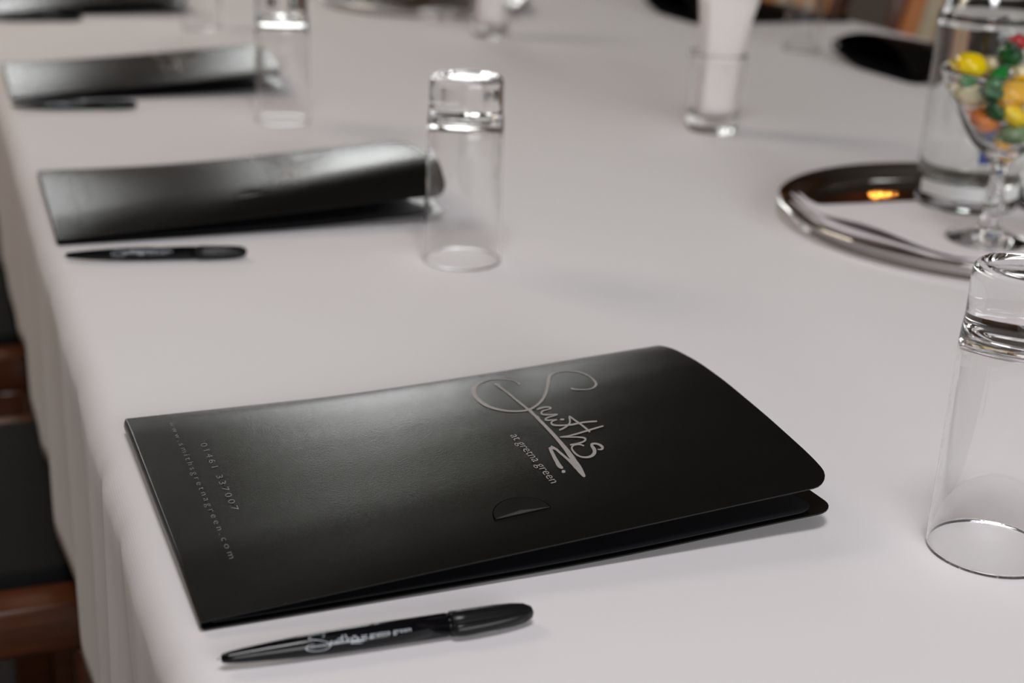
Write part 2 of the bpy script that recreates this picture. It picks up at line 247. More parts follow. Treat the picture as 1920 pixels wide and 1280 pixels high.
[[2297,906,2292,892],[2288,905,2283,891],[2280,905,2275,890],[2271,904,2266,889],[2261,903,2257,887],[2251,902,2246,886],[2239,900,2234,884],[2227,899,2222,882],[2215,897,2210,880],[2204,896,2198,878],[2192,894,2187,877],[2180,892,2175,875],[2169,891,2164,874],[2157,889,2152,872],[2145,887,2141,871],[2134,885,2129,869],[2123,884,2118,868],[2111,883,2107,868],[2100,882,2096,867],[2089,881,2085,867],[2079,881,2074,868],[2067,883,2062,870],[2054,886,2049,873],[2044,888,2039,875],[2034,883,2040,880],[2038,873,2043,886],[2047,868,2053,881],[2059,863,2064,875],[2069,858,2075,871],[2078,854,2084,867],[2087,850,2093,863],[2096,846,2102,859],[2105,842,2111,855],[2114,837,2120,850],[2123,831,2130,845],[2131,825,2138,840],[2137,819,2145,835],[2141,814,2150,829],[2143,809,2154,823],[2143,806,2155,816],[2143,805,2154,806],[2143,805,2148,795],[2140,802,2142,787],[2135,797,2134,781],[2129,793,2126,777],[2121,790,2117,774],[2112,788,2107,772],[2102,787,2097,771],[2093,786,2088,771],[2085,785,2080,771],[2078,786,2073,771],[2071,787,2066,772],[2065,787,2060,773],[2061,787,2056,773],[2057,787,2053,773],[2054,786,2050,773],[2050,786,2046,773]],
[[2115,748,2107,737],[2112,753,2104,742],[2110,758,2102,747],[2107,764,2099,752],[2104,768,2096,755],[2100,772,2093,759],[2095,775,2088,761],[2090,778,2084,763],[2085,779,2079,764],[2079,780,2074,764],[2073,780,2069,764],[2067,779,2064,762],[2061,776,2060,760],[2055,771,2056,757],[2049,765,2053,754],[2044,757,2050,750],[2039,747,2048,745],[2036,737,2046,739],[2033,726,2044,731],[2032,715,2043,721],[2031,705,2042,712],[2030,694,2042,703],[2031,684,2042,693],[2032,673,2043,684],[2033,664,2044,675],[2036,655,2046,668],[2039,648,2048,660],[2042,641,2051,654],[2047,635,2055,649],[2052,629,2060,645],[2058,625,2066,641],[2065,621,2073,638],[2072,618,2079,637],[2078,617,2085,637],[2086,616,2092,638],[2093,617,2098,640],[2100,619,2104,643],[2108,622,2109,647],[2116,627,2115,652],[2123,633,2119,656],[2131,641,2122,661],[2138,651,2125,665],[2144,663,2127,670],[2149,674,2130,676],[2153,687,2132,682],[2155,699,2134,689],[2156,711,2135,698],[2156,720,2137,709],[2156,727,2138,718],[2157,733,2140,726],[2157,736,2142,732],[2156,735,2146,741],[2154,732,2152,750],[2154,733,2158,753],[2157,734,2163,754],[2160,735,2167,753],[2164,734,2172,752],[2168,732,2177,750],[2172,729,2182,747],[2176,726,2186,743],[2179,721,2190,738],[2181,715,2194,732],[2183,708,2197,725],[2183,701,2199,718],[2184,696,2200,710],[2184,691,2200,701],[2183,687,2199,692],[2182,685,2195,682],[2184,686,2189,672],[2184,686,2182,666],[2180,683,2176,665],[2176,681,2171,665],[2172,679,2167,667],[2169,680,2164,669],[2167,682,2161,672],[2165,684,2159,676],[2163,687,2158,679]]]
# ---------------------------------------------------------------- table and cloth
TX0, TX1, TY0, TY1 = 0.066, 1.612, -0.35, 3.45
tb = thing('dining_table', 'long dark wooden table hidden under the white tablecloth', 'table', (0, 0, -T0))
boxobj('tabletop', (TX0+.012, TX1-.012, TY0+.012, TY1-.012, T0-.032, T0-.002), M['chairwood'], tb, 0.004)
bm = bmesh.new()
for lx in (TX0+.16, TX1-.22):
    for ly in (TY0+.12, (TY0+TY1)/2, TY1-.18):
        boxobj('leg', (lx, lx+.06, ly, ly+.06, 0, T0-.032), M['chairwood'], tb, .004)
bm.free()
R_ = 0.020; DROP = 0.238
def g(x, s): return math.exp(-(x/s)**2)
PLEATS = [(0.46, .020, .8, -.35), (0.53, .012, -1.1, -.30), (0.60, .018, .8, -.4), (0.665, .010, -1.2, -.35), (0.72, .012, 1.3, -.25), (0.745, .006, -1.2, -.25), (0.80, .016, .7, -.2), (0.88, .014, -.9, -.3), (0.97, .02, .7, -.2), (1.08, .012, -.9, -.3), (1.18, .025, .7, -.2), (1.32, .014, -.9, -.3), (1.45, .03, .6, -.2), (1.62, .02, -.8, -.2), (1.80, .04, .6, .2), (2.1, .06, -.5, .3)]
def pleat(y, d):
    """outward push of the hanging side at height d below the top"""
    k = min(1, max(0, d)/.2); q = 0
    for y0, s, a, sl in PLEATS: q += a*g(y-(y0+sl*(d-.05)), s*(1+.8*d/.2))
    q += .22*math.sin(y*17+2*math.sin(y*3.1))+.16*math.sin(y*39+1.3)
    return .0050*(k**.7)*q
def ripple(x, y):
    return .0006*mnoise.noise(Vector((x*3, y*2, 0)))+.0003*mnoise.noise(Vector((x*9, y*7, 3)))
def overflow(o, y, sag=True):
    """o: arc length past the start of the rounded edge -> (outward, drop)"""
    q = R_*PI/2
    if o <= 0: return 0, 0
    if o < q: return R_*math.sin(o/R_), R_*(1-math.cos(o/R_))
    return R_, R_+(o-q)
def spaced():
    L = DROP-R_+R_*PI/2
    ov = [R_*PI/2*i/8 for i in range(1, 9)]+[R_*PI/2+(DROP-R_)*i/16 for i in range(1, 17)]
    xs = [TX0+R_-o for o in reversed(ov)]+[TX0+R_+(TX1-TX0-2*R_)*i/110 for i in range(111)]+[TX1-R_+o for o in ov]
    ys = [TY0+R_-o for o in reversed(ov[::3])]+[TY0+R_+(TY1-TY0-2*R_)*i/760 for i in range(761)]+[TY1-R_+o for o in ov[::3]]
    return xs, ys
xs, ys = spaced(); v = []
for py in ys:
    for px in xs:
        oxl, oxr, oyn, oyf = TX0+R_-px, px-(TX1-R_), TY0+R_-py, py-(TY1-R_)
        x, y, z = px, py, ripple(px, py)
        ax, dx = overflow(max(oxl, oxr), py); ay, dy = overflow(max(oyn, oyf), px)
        if oxl > 0: x = TX0+R_-ax
        if oxr > 0: x = TX1-R_+ax
        if oyn > 0: y = TY0+R_-ay
        if oyf > 0: y = TY1-R_+ay
        d = max(dx, dy)
        if d > 0:
            z = z*max(0, 1-d/R_)-d
            if dx >= dy:
                p = pleat(y, d)
                x += -p if oxl > 0 else p
            else: y += (-1 if oyn > 0 else 1)*.006*math.sin(x*20)*min(1, d/.2)
        v.append((x, y, z+T0))
nx = len(xs); fc = [(j*nx+i, j*nx+i+1, (j+1)*nx+i+1, (j+1)*nx+i) for j in range(len(ys)-1) for i in range(nx-1)]
clo = mesh('tablecloth', v, fc, M['cloth'])
sm = clo.modifiers.new('thick', 'SOLIDIFY'); sm.thickness = 0.0006; sm.offset = -1
tag(clo, 'white linen tablecloth spread over the long table and hanging down its side', 'tablecloth')

# ---------------------------------------------------------------- conference folders
FW = 0.22
ZL = [(0, .004), (.25, .008), (.5, .0088), (.75, .0095), (.93, .0102), (1.0, .0085)]
ZA = [(0, .024), (.03, .027), (.1, .030), (.3, .0345), (.5, .0375), (.64, .0380), (.78, .0355), (.89, .030), (.96, .018), (1, .008)]
ZB = [(0, .024), (.05, .034), (.12, .043), (.22, .0475), (.4, .0475), (.6, .043), (.8, .034), (.93, .020), (1, .009)]
def smoothtab(tab):
    pts = [lerp_tab(tab, i/60) for i in range(61)]
    for _ in range(6): pts = [pts[0]]+[(a+2*b+c)/4 for a, b, c in zip(pts, pts[1:], pts[2:])]+[pts[-1]]
    return [(i/60, p) for i, p in enumerate(pts)]
ZC = [(0, .0235), (.08, .033), (.2, .044), (.35, .052), (.5, .055), (.65, .053), (.8, .044), (.93, .026), (1, .010)]
ZL, ZA, ZB, ZC = map(smoothtab, (ZL, ZA, ZB, ZC))
def split(o):
    e = o.modifiers.new('edges', 'EDGE_SPLIT'); e.split_angle = .7
def frange(a, b, n): return [a+(b-a)*i/n for i in range(n+1)]
def sheet(name, zf, L, r, parent, m, t0=0, t1=FW, s0=0.0, thick=.0007, ns=26, nt=34, offset=-1, cut=None):
    """a sheet over s in [s0, L], t in [t0, t1] with rounded corners at s = L"""
    ts = sorted(set([t0+r*(1-math.cos(a)) for a in frange(0, PI/2, 6)]+frange(t0+r, t1-r, nt)+[t1-r*(1-math.cos(a)) for a in frange(0, PI/2, 6)]))
    vv = []
    for t in ts:
        q = 0
        if t < t0+r: q = r-math.sqrt(max(0, r*r-(t0+r-t)**2))
        if t > t1-r: q = r-math.sqrt(max(0, r*r-(t-t1+r)**2))
        se = L-q
        if cut: se = min(se, cut(t))
        for k in range(ns+1):
            s = s0+(se-s0)*k/ns; vv.append((s, t, zf(s, t)))
    n = ns+1; ff = [(j*n+i, j*n+i+1, (j+1)*n+i+1, (j+1)*n+i) for j in range(len(ts)-1) for i in range(ns)]
    o = mesh(name, vv, ff, m, parent); s_ = o.modifiers.new('thick', 'SOLIDIFY'); s_.thickness = thick; s_.offset = offset; split(o)
    return o
def text_mesh(body, spacing=1.0, thin=0.0):
    cu = bpy.data.curves.new('t', 'FONT'); cu.body = body; cu.size = 1; cu.space_character = spacing; cu.offset = thin; cu.resolution_u = 3
    o = bpy.data.objects.new('t', cu); COL.objects.link(o)
    bpy.context.view_layer.update(); me = bpy.data.meshes.new_from_object(o)
    bpy.data.objects.remove(o); bpy.data.curves.remove(cu)
    vs = [tuple(q.co) for q in me.vertices]; fs = [tuple(p.vertices) for p in me.polygons]; bpy.data.meshes.remove(me)
    x0, x1 = min(q[0] for q in vs), max(q[0] for q in vs)
    return [((q[0]-x0)/(x1-x0), q[1]) for q in vs], fs
TXT = {'tag': text_mesh('at gretna green', 1.0, -0.008), 'web': text_mesh('www.smithsgretnagreen.com', 1.55, -0.018), 'tel': text_mesh('01461 337007', 1.45, -0.018)}
def print_text(name, key, zf, s_base, t_start, t_end, h, parent, m, slant=0.0):
    vs, fs = TXT[key]; vv = []
    for x, y in vs:
        t = t_start+(t_end-t_start)*x-slant*y*h; s = s_base+y*h
        vv.append((s, t, zf(s, t)+.00022))
    return mesh(name, vv, fs, m, parent, False)
def make_folder(kind, label, loc, rz):
    f = thing('conference_folder', label, 'folder', loc, rz, 'black document folders laid at the places')
    L = .3145 if kind == 'a' else .320
    ZR = dict(a=ZA, b=ZB, c=ZC)[kind]
    def zf(s, t):
        x = min(1, max(0, s/.312)); u = t/FW; a, b = lerp_tab(ZR, u), lerp_tab(ZL, u)
        return b+(a-b)*x+.0008
    def zb(s, t):
        x = max(0, s/.312); u = t/FW
        if kind == 'c': return .0012+.0200*x**3*max(0, 1-u/.45)**1.6
        return .0012+.0080*x**2.2*(1-.75*u)+.0006*math.sin(s*28)*(1-u)*x
    def zp(s, t): return zb(s, t)+.0022+.006*math.sin(PI*min(1, t/FW))*min(1, s/.05)*.5
    sheet('cover', zf, L, .012, f, M['folder'])
    sheet('back_panel', zb, .319, .012, f, M['folder_in' if kind == 'c' else 'folder'], offset=-1)
    sheet('inner_pocket', zp, .307, .010, f, M['folder_in'], t0=.001, t1=.21, s0=.004, thick=.0005, ns=14, nt=14, cut=lambda t: .307-.010*min(1, max(0, (t-.01)/.03)))
    # spine strip along s = 0; gusset closing the far long edge
    vv = []; ts = frange(0, .2192, 30)
    for t in ts:
        for k in range(5):
            q = k/4; vv.append((-.0011*math.sin(PI*q), t, zb(0, t)*(1-q)+zf(0, t)*q))
    o = mesh('spine', vv, [(j*5+i, (j+1)*5+i, (j+1)*5+i+1, j*5+i+1) for j in range(30) for i in range(4)], M['folder'], f)
    sd = o.modifiers.new('thick', 'SOLIDIFY'); sd.thickness = .0006; split(o)
    vv = []; ss = frange(.012, .300, 30)
    for s in ss:
        for k in range(5):
            q = k/4; vv.append((s, FW+.0012*math.sin(PI*q), zb(s, FW)*(1-q)+zf(s, FW)*q))
    o = mesh('gusset', vv, [(j*5+i, j*5+i+1, (j+1)*5+i+1, (j+1)*5+i) for j in range(30) for i in range(4)], M['folder'], f)
    sd = o.modifiers.new('thick', 'SOLIDIFY'); sd.thickness = .0006; split(o)
    if kind == 'c':
        vv = []
        for s in ss:
            for k in range(5):
                q = k/4; vv.append((s, .0006-.001*math.sin(PI*q), zb(s, 0)*(1-q)+zf(s, 0)*q))
        o = mesh('gusset', vv, [(j*5+i, j*5+i+1, (j+1)*5+i+1, (j+1)*5+i) for j in range(30) for i in range(4)], M['folder_in'], f)
        sd = o.modifiers.new('thick', 'SOLIDIFY'); sd.thickness = .0006; split(o)
    # half-moon tuck tab cut in the cover
    cs, ct, rr = .1575, .0266, .0140
    vv = [(cs, ct+.003, zf(cs, ct)+.0003)]; n = 22
    for i in range(n+1):
        a = PI*i/n; s, t = cs-rr*math.cos(a), ct+rr*math.sin(a); vv.append((s, t, zf(s, t)+.00028))
    o = mesh('tuck_tab', vv, [(0, i+1, i+2) for i in range(n)]+[(0, n+1, 1)], M['folder'], f, False)
    sd = o.modifiers.new('thick', 'SOLIDIFY'); sd.thickness = .0004; split(o)
    vv, ff = [], []
    pts = [(cs-rr*math.cos(PI*i/n), ct+rr*math.sin(PI*i/n), math.cos(PI*i/n), -math.sin(PI*i/n)) for i in range(n+1)]
    for s, t, dx, dy in pts:
        for q in (0, .0005): vv.append((s-dx*q, t-dy*q, zf(s, t)+.0005))
    for q in range(n): ff.append((2*q, 2*q+1, 2*q+3, 2*q+2))
    mesh('tab_cut', vv, ff, M['cut'], f, False)
    # print
    vv, ff = [], []
    for row in LOGO:
        b = len(vv)
        for s1, t1, s2, t2 in row:
            for s, t in ((s1*1e-4, t1*1e-4), (s2*1e-4, t2*1e-4)): vv.append((s, t, zf(s, t)+.00022+.00001*(b % 7)))
        ff += [(b+2*i, b+2*i+1, b+2*i+3, b+2*i+2) for i in range(len(row)-1)]
    tag(mesh('printed_logo', vv, ff, M['ink'], f, False), 'grey handwritten logo with an underline flourish')
    print_text('printed_tagline', 'tag', zf, .1806, .1010, .0465, .0072, f, M['ink'])
    print_text('printed_web_address', 'web', zf, .0200, .2010, .0425, .0046, f, M['ink_dim'])
    print_text('printed_phone_number', 'tel', zf, .0305, .1655, .0853, .0048, f, M['ink_dim'])
    return f
FOLD_Z = .0005
fo1 = make_folder('a', 'black folder nearest the camera, with a sharp grey handwritten logo', (.087, .550, FOLD_Z), math.radians(.9))
fo2 = make_folder('b', 'black folder with a raised end behind the middle upturned glass, pen in front', (.081, 1.156, FOLD_Z), math.radians(-.6))
def clone(o, label, loc, rz):
    c = copy_tree(o); c.location = (loc[0], loc[1], loc[2]+T0); c.rotation_euler = (0, 0, rz); c['label'] = label; return c
clone(fo1, 'black folder third along the hanging cloth edge, partly behind a blurred upturned glass', (.083, 1.765, FOLD_Z), math.radians(-.5))
clone(fo1, 'black folder cut off by the upper left corner of the picture', (.083, 2.49, FOLD_Z), math.radians(.5))
fo5 = make_folder('c', 'black folder gaping open across the table, just left of the water bottle', (1.600, 1.925, FOLD_Z), math.radians(180))
clone(fo5, 'black folder gaping open on the far side, behind the glass of paper napkins', (1.578, 2.535, FOLD_Z), math.radians(180))

# ---------------------------------------------------------------- pens
def make_pen(label, loc, rz):
    p = thing('ballpoint_pen', label, 'pen', (loc[0], loc[1], .0056), rz, 'black pens beside the folders')
    prof = [(0, 0), (.0011, .0001), (.0019, .0006), (.0024, .003), (.0030, .009), (.0038, .020), (.0045, .032), (.0050, .045), (.0052, .060), (.0052, .0960), (0, .0960)]
    lathe('barrel', prof, M['gloss_black'], p, 40, 'X')
    lathe('tip', [(0, -.0016), (.0005, -.0014), (.0008, .0004), (0, .0004)], M['steel'], p, 16, 'X')
    lathe('joint_ring', [(0, .0960), (.0049, .0960), (.0049, .0974), (0, .0974)], M['gloss_black'], p, 32, 'X')
    lathe('cap', [(0, .0974), (.0050, .0974), (.0055, .0980), (.0056, .104), (.0055, .118), (.0051, .126), (.0043, .1315), (.0028, .1347), (.0012, .1356), (0, .1358)], M['rubber'], p, 40, 'X')
    # clip: a long rounded leaf standing off the cap on the reader's side
    vv, ff = [], []; n, k = 22, 14
    for i in range(n+1):
        q = i/n; x = .0962+.0385*q
        r = .0034*math.sqrt(max(0.0, 1-(2*abs(q-.5))**7))*(1-.25*q)+.00005
        cy = -.0052+.0035*q**3; cz = -.0003+.0012*q**2
        for j in range(k):
            a = 2*PI*j/k; vv.append((x, cy+r*.8*math.cos(a), cz+r*math.sin(a)))
    ff = [(i*k+j, i*k+(j+1) % k, (i+1)*k+(j+1) % k, (i+1)*k+j) for i in range(n) for j in range(k)]
    ff += [tuple(range(k-1, -1, -1)), tuple(n*k+j for j in range(k))]
    mesh('clip', vv, ff, M['rubber'], p)
    # printed logo and words wrapped on the barrel
    def cyl(x, h):
        r = lerp_tab([(.020, .0038), (.032, .0045), (.045, .0050), (.060, .0052), (.1, .0052)], x)+.00006
        a = -.95+h/.0052
        return (x, r*math.sin(a), r*math.cos(a))
    k_ = .19; vv, ff = [], []
    for row in LOGO:
        b = len(vv)
        for s1, t1, s2, t2 in row:
            for s, t in ((s1*1e-4, t1*1e-4), (s2*1e-4, t2*1e-4)): vv.append(cyl(.033+(.185-t)*k_, (s-.212)*k_*.62))
        ff += [(b+2*i, b+2*i+1, b+2*i+3, b+2*i+2) for i in range(len(row)-1)]
    mesh('printed_logo', vv, ff, M['pen_ink'], p, False)
    vs, fs = TXT['tag']
    mesh('printed_tagline', [cyl(.0575+x*.0215, y*.0030-.0008) for x, y in vs], fs, M['pen_ink'], p, False)
    return p
pen = make_pen('black pen lying in front of the nearest folder, its logo readable', (.0885, .5186), -.0232)
def pclone(label, loc, rz):
    c = copy_tree(pen); c.location = (loc[0], loc[1], T0+.0056); c.rotation_euler = (0, 0, rz); c['label'] = label
pclone('black pen in front of the second folder, tip towards the table edge', (.0820, 1.1106), -.159)
pclone('black pen against the front edge of the third folder', (.0800, 1.7125), -.09)
pclone('black pen below the folder in the upper left corner, cut by the picture edge', (.0935, 2.421), .06)

# ---------------------------------------------------------------- upturned tumblers
TUMB = [(0, .1436), (.010, .1437), (.017, .1441), (.0205, .1450), (.0232, .1457), (.0258, .1452), (.0275, .1436), (.0282, .1405), (.0284, .136), (.0284, .122), (.0287, .1165), (.0293, .111), (.0297, .100),
        (.0301, .070), (.0305, .035), (.0309, .0014), (.0308, .0004), (.0304, 0), (.0300, .0004), (.0298, .0014), (.0294, .035), (.0290, .070), (.0286, .094), (.0281, .1035), (.0266, .1095), (.0235, .1135), (.018, .1158), (.009, .1170), (0, .1173)]
def tumbler(label, x, y, tilt=0):
    t = thing('tumbler', label, 'glass', (x, y, 0.0006), tilt, 'upturned tumblers at the places')
    return t
t1 = tumbler('clear tumbler standing upside down at the right edge, nearest the camera', .4683, .5134)
tm = lathe('glass_body', smooth_prof(TUMB, 3), M['glass'], t1, 96)
for lab, x, y in (('clear tumbler upside down in the middle of the table beside the second folder', .3784, 1.0473), ('clear tumbler upside down in front of the end of the third folder', .3630, 1.6095), ('faint clear tumbler upside down at the end of the upper left folder', .402, 2.345), ('clear tumbler upside down on the far side, behind and right of the napkin glass', 1.297, 2.025)):
    c = copy_tree(t1); c.location = (x, y, T0+.0006); c['label'] = lab

# ---------------------------------------------------------------- short glasses of paper napkins
SHORT = [(0, .0012), (.020, .0008), (.0245, 0), (.0272, .0006), (.0284, .003), (.0292, .010), (.0306, .035), (.0325, .070), (.0335, .0865), (.0333, .0878), (.0328, .0880), (.0323, .0872), (.0312, .070), (.0294, .038), (.0282, .0215), (.0262, .0182), (.020, .0170), (0, .0168)]
def napkin_mesh(w0, w1, h, th, seed):  # a flat folded paper napkin, fanning out above the glass
    rnd = random.Random(seed); v, f = [], []; nh, nw = 16, 10
    for side in (0, 1):
        for j in range(nh+1):
            q = j/nh; w = w0+(w1-w0)*max(0, q-.45)**1.2*2.0
            for i in range(nw+1):
                u = i/nw-.5
                y = (th/2 if side else -th/2)*(1-.3*(2*u)**2)*(1+.6*q) + .0006*math.sin(u*7+1)*q + .0015*(u*2)**2
                v.append((u*w+.006*q*q*(1 if u > 0 else 0)*u*2, y, h*q-.004*abs(u)*q*(1+(seed % 3))))
    n = (nh+1)*(nw+1)
    for j in range(nh):
        for i in range(nw):
            a = j*(nw+1)+i; f.append((a, a+1, a+nw+2, a+nw+1)); f.append((n+a, n+a+nw+1, n+a+nw+2, n+a+1))
    for j in range(nh):
        a = j*(nw+1); f.append((a, a+nw+1, n+a+nw+1, n+a)); b = a+nw; f.append((b, n+b, n+b+nw+1, b+nw+1))
    for i in range(nw):
        f.append((i, n+i, n+i+1, i+1)); a = nh*(nw+1)+i; f.append((a, a+1, n+a+1, n+a))
    me = bpy.data.meshes.new('folded_napkin'); me.from_pydata(v, [], f); me.update()
    me.polygons.foreach_set('use_smooth', [True]*len(me.polygons)); me.materials.append(M['paper']); return me
NM = [napkin_mesh(.043, .060, .139, .0030, i) for i in range(3)]
g0 = None
for gi, (x, y, lab, nlab) in enumerate(((.834, 1.472, 'short upright glass packed with white paper napkins, the larger of the two', 'white paper napkin standing on edge in the nearer napkin glass'),
                                        (.838, 2.218, 'short upright glass of white paper napkins at the top edge, beside the far tray', 'folded white paper napkin standing in the far napkin glass'))):
    gl = thing('short_tumbler', lab, 'glass', (x, y, .0006), 0, 'short glasses holding paper napkins')
    if gi == 0: gb = lathe('glass_body', smooth_prof(SHORT, 3), M['glass'], gl, 72)
    else: c = gb.copy(); COL.objects.link(c); c.parent = gl
    for k in range(7):
        o = bpy.data.objects.new('paper_napkin', NM[k % 3]); COL.objects.link(o)
        dy = (k-3)*.0056; half = math.sqrt(max(.0002, .0255**2-dy*dy)); sc = min(1, half/.0235)
        o.location = (x+dy*math.sin(YAW)+.0*k, y+dy*math.cos(YAW), T0+.0195)
        o.rotation_euler = ((k-3)*-.016, .030, -YAW); o.scale = (sc, 1, 1-.010*abs(k-3))
        tag(o, nlab, 'napkin', 'paper napkins in the nearer glass' if gi == 0 else 'paper napkins in the far glass')

# ---------------------------------------------------------------- trays
TR = [(0, .0022), (.10, .0022), (.168, .0022), (.1725, .0030), (.1775, .0065), (.1825, .0125), (.1870, .0160), (.1905, .0168), (.1935, .0158), (.1945, .0142), (.1935, .0128), (.1905, .0125), (.1860, .0090), (.1800, .0030), (.1760, .0004), (.165, .0), (0, .0)]
TRC = (.878, 1.0243)
tr = lathe('round_tray', smooth_prof(TR, 3), M['steel'], None, 160); tr.location = (TRC[0], TRC[1], T0+.0008)
tag(tr, 'round polished steel tray on the right carrying a bottle and a glass of sweets', 'tray', 'round steel trays')
t2 = tr.copy(); COL.objects.link(t2); t2.location = (.850, 2.600, T0+.0008); t2['label'] = 'round steel tray whose near rim shows at the top edge behind the far napkin glass'
# linen napkin folded in layers on the tray
def bil(A, B, C, D, u, w): return [A[k]*(1-u)*(1-w)+B[k]*u*(1-w)+C[k]*u*w+D[k]*(1-u)*w for k in (0, 1)]
nk = thing('tray_napkin', 'white folded linen napkin lying under the bottle on the steel tray', 'napkin', (TRC[0], TRC[1], .0032), 0)
QA, QB, QC, QD = (.716, 1.108), (1.026, 1.084), (1.006, .912), (.752, .918)
for li, (z0, ins) in enumerate(((0, 0.0), (.0028, -.003), (.0056, .004))):
    v, n_ = [], 30
    for j in range(n_+1):
        for i in range(n_+1):
            u, w = i/n_, j/n_; x, y = bil((QA[0]+ins, QA[1]-abs(ins)), QB, QC, (QD[0]+ins, QD[1]+abs(ins)), u, w)
            x -= TRC[0]; y -= TRC[1]; x -= .010*math.sin(PI*w)*(1-u)**2
            r = math.hypot(x, y); zz = z0+max(0, r-.163)*.55 + .0007*math.sin(u*11+w*5+li)*w
            edge = math.exp(-((u)/.045)**2)
            zz += edge*(.0030*li+.0014*math.sin(w*8+li*1.7)*li) 
            v.append((x, y, zz))
    m_ = n_+1; o = mesh('napkin_fold', v, [(j*m_+i, (j+1)*m_+i, (j+1)*m_+i+1, j*m_+i+1) for j in range(n_) for i in range(n_)], M['napkin'], nk)
    s_ = o.modifiers.new('thick', 'SOLIDIFY'); s_.thickness = .0016; s_.offset = 1
NT = .0032+.0056+.0016+.0008       # top of the napkin

# ---------------------------------------------------------------- water bottles
BO = [(0, .0055), (.025, .004), (.036, .001), (.0405, 0), (.0438, .0012), (.0455, .005), (.0458, .020), (.0458, .160), (.0448, .170), (.0405, .1815), (.0340, .1935), (.0262, .205), (.0200, .2165), (.0165, .230), (.0152, .250), (.0150, .262), (.0158, .264), (.0158, .270), (.0148, .271), (.0128, .270)]
BI = [(.0126, .262), (.0127, .250), (.0140, .230), (.0175, .217), (.0238, .206), (.0316, .1945), (.0382, .1822), (.0424, .170), (.0433, .160), (.0433, .020), (.0428, .0105), (.038, .0085), (.025, .0098), (0, .0105)]
def in_r(z): 
    pr = sorted((b, a) for a, b in BI[:-4]); return lerp_tab(pr, z)
def make_bottle(label, x, y, rz):
    b = thing('water_bottle', label, 'bottle', (x, y, NT), rz, 'clear glass water bottles on the tray')
    lathe('glass_body', smooth_prof(BO+BI, 3), M['bottle'], b, 96)
    WL = .222
    wp = [(0, .0103), (.025, .0097), (.038, .0083), (.0430, .0103), (.0435, .020)]+[(in_r(z)+.0002, z) for z in (.05, .09, .13, .160, .170, .1822, .1945, .206, .217, WL)]+[(0, WL)]
    lathe('water', wp, M['water'], b, 96)
    lathe('stopper', [(0, .262), (.0122, .262), (.0122, .271), (.0165, .272), (.0175, .276), (.0172, .288), (.0155, .291), (0, .292)], M['gloss_black'], b, 40)
    # blue paper label wrapped on the front, and a white band above the foot
    vv, ff = [], []; n = 16
    for i in range(n+1):
        a = -PI/2-YAW-.16+.50*(i/n-.0)
        for j in range(5): vv.append((.0461*math.cos(a), .0461*math.sin(a), .048+.026*j/4+(.008*(i/n))*(1 if j else 0)))
    ff = [(i*5+j, (i+1)*5+j, (i+1)*5+j+1, i*5+j+1) for i in range(n) for j in range(4)]
    tag(mesh('front_label', vv, ff, M['label'], b), 'blue label')
    vv = []; n = 60
    for i in range(n+1):
        a = -PI/2-YAW-1.35+2.7*i/n
        for j in range(3): vv.append((.0460*math.cos(a), .0460*math.sin(a), .0135+.0125*j/2))
    tag(mesh('foot_band', vv, [(i*3+j, (i+1)*3+j, (i+1)*3+j+1, i*3+j+1) for i in range(n) for j in range(2)], M['band_white'], b), 'white band above the foot')
    return b
b1 = make_bottle('clear water bottle standing on the tray behind the glass of sweets', .8796, 1.0709, 0)
c = copy_tree(b1); c.location = (.9650, 1.0335, T0+NT); c['label'] = 'clear water bottle cut off by the right edge of the picture'

# ---------------------------------------------------------------- cocktail glass with wrapped sweets
GP = (.8184, .9601)
CG = [(0, .0016), (.020, .0012), (.031, .0), (.0345, .0006), (.0350, .0018), (.0335, .0032), (.024, .0060), (.013, .0105), (.0080, .0170), (.0072, .026), (.0090, .034), (.0082, .042), (.0060, .050), (.0058, .058), (.0088, .067), (.0160, .0745), (.0250, .083), (.0330, .095), (.0400, .107), (.0465, .119), (.0530, .131), (.0585, .1420), (.0584, .1432), (.0576, .1436), (.0566, .1428),
      (.0512, .131), (.0446, .119), (.0380, .107), (.0308, .0955), (.0225, .0850), (.0130, .0785), (.006, .0762), (0, .0756)]
cg = thing('cocktail_glass', 'stemmed cocktail glass on the tray, its bowl heaped with wrapped sweets', 'glass', (GP[0], GP[1], NT), .3)
lathe('glass_body', smooth_prof(CG, 3), M['glass'], cg, 96)
RD = Vector((math.cos(YAW), -math.sin(YAW), 0)); FD = Vector((math.sin(YAW), math.cos(YAW), 0))
def sweet_body(seed, r, el):
    bm = bmesh.new(); bmesh.ops.create_icosphere(bm, subdivisions=3, radius=1)
    for q in bm.verts:
        n = 1+.10*mnoise.noise(q.co*1.7+Vector((seed, 0, 0)))+.04*mnoise.noise(q.co*5+Vector((0, seed, 0)))
        q.co = Vector((q.co.x*r*el*n, q.co.y*r*n, q.co.z*r*.85*n))
    me = bpy.data.meshes.new('sweet_body'); bm.to_mesh(me); bm.free(); return me
def wrapper_end(sgn, r, el, seed):
    rnd = random.Random(seed); v, f = [], []; n, k = 9, 20
    for i in range(n):
        q = i/(n-1); rad = r*(.16+.85*q**1.1)
        for j in range(k):
            a = 2*PI*j/k; w = 1+.22*math.sin(a*5+seed)*q
            v.append((sgn*(r*el*.92+r*1.05*q*(1+.08*math.sin(a*3+seed))), rad*w*math.cos(a+q*.8), rad*w*.45*math.sin(a+q*.8)))
    f = [(i*k+j, i*k+(j+1) % k, (i+1)*k+(j+1) % k, (i+1)*k+j) for i in range(n-1) for j in range(k)]
    return v, f
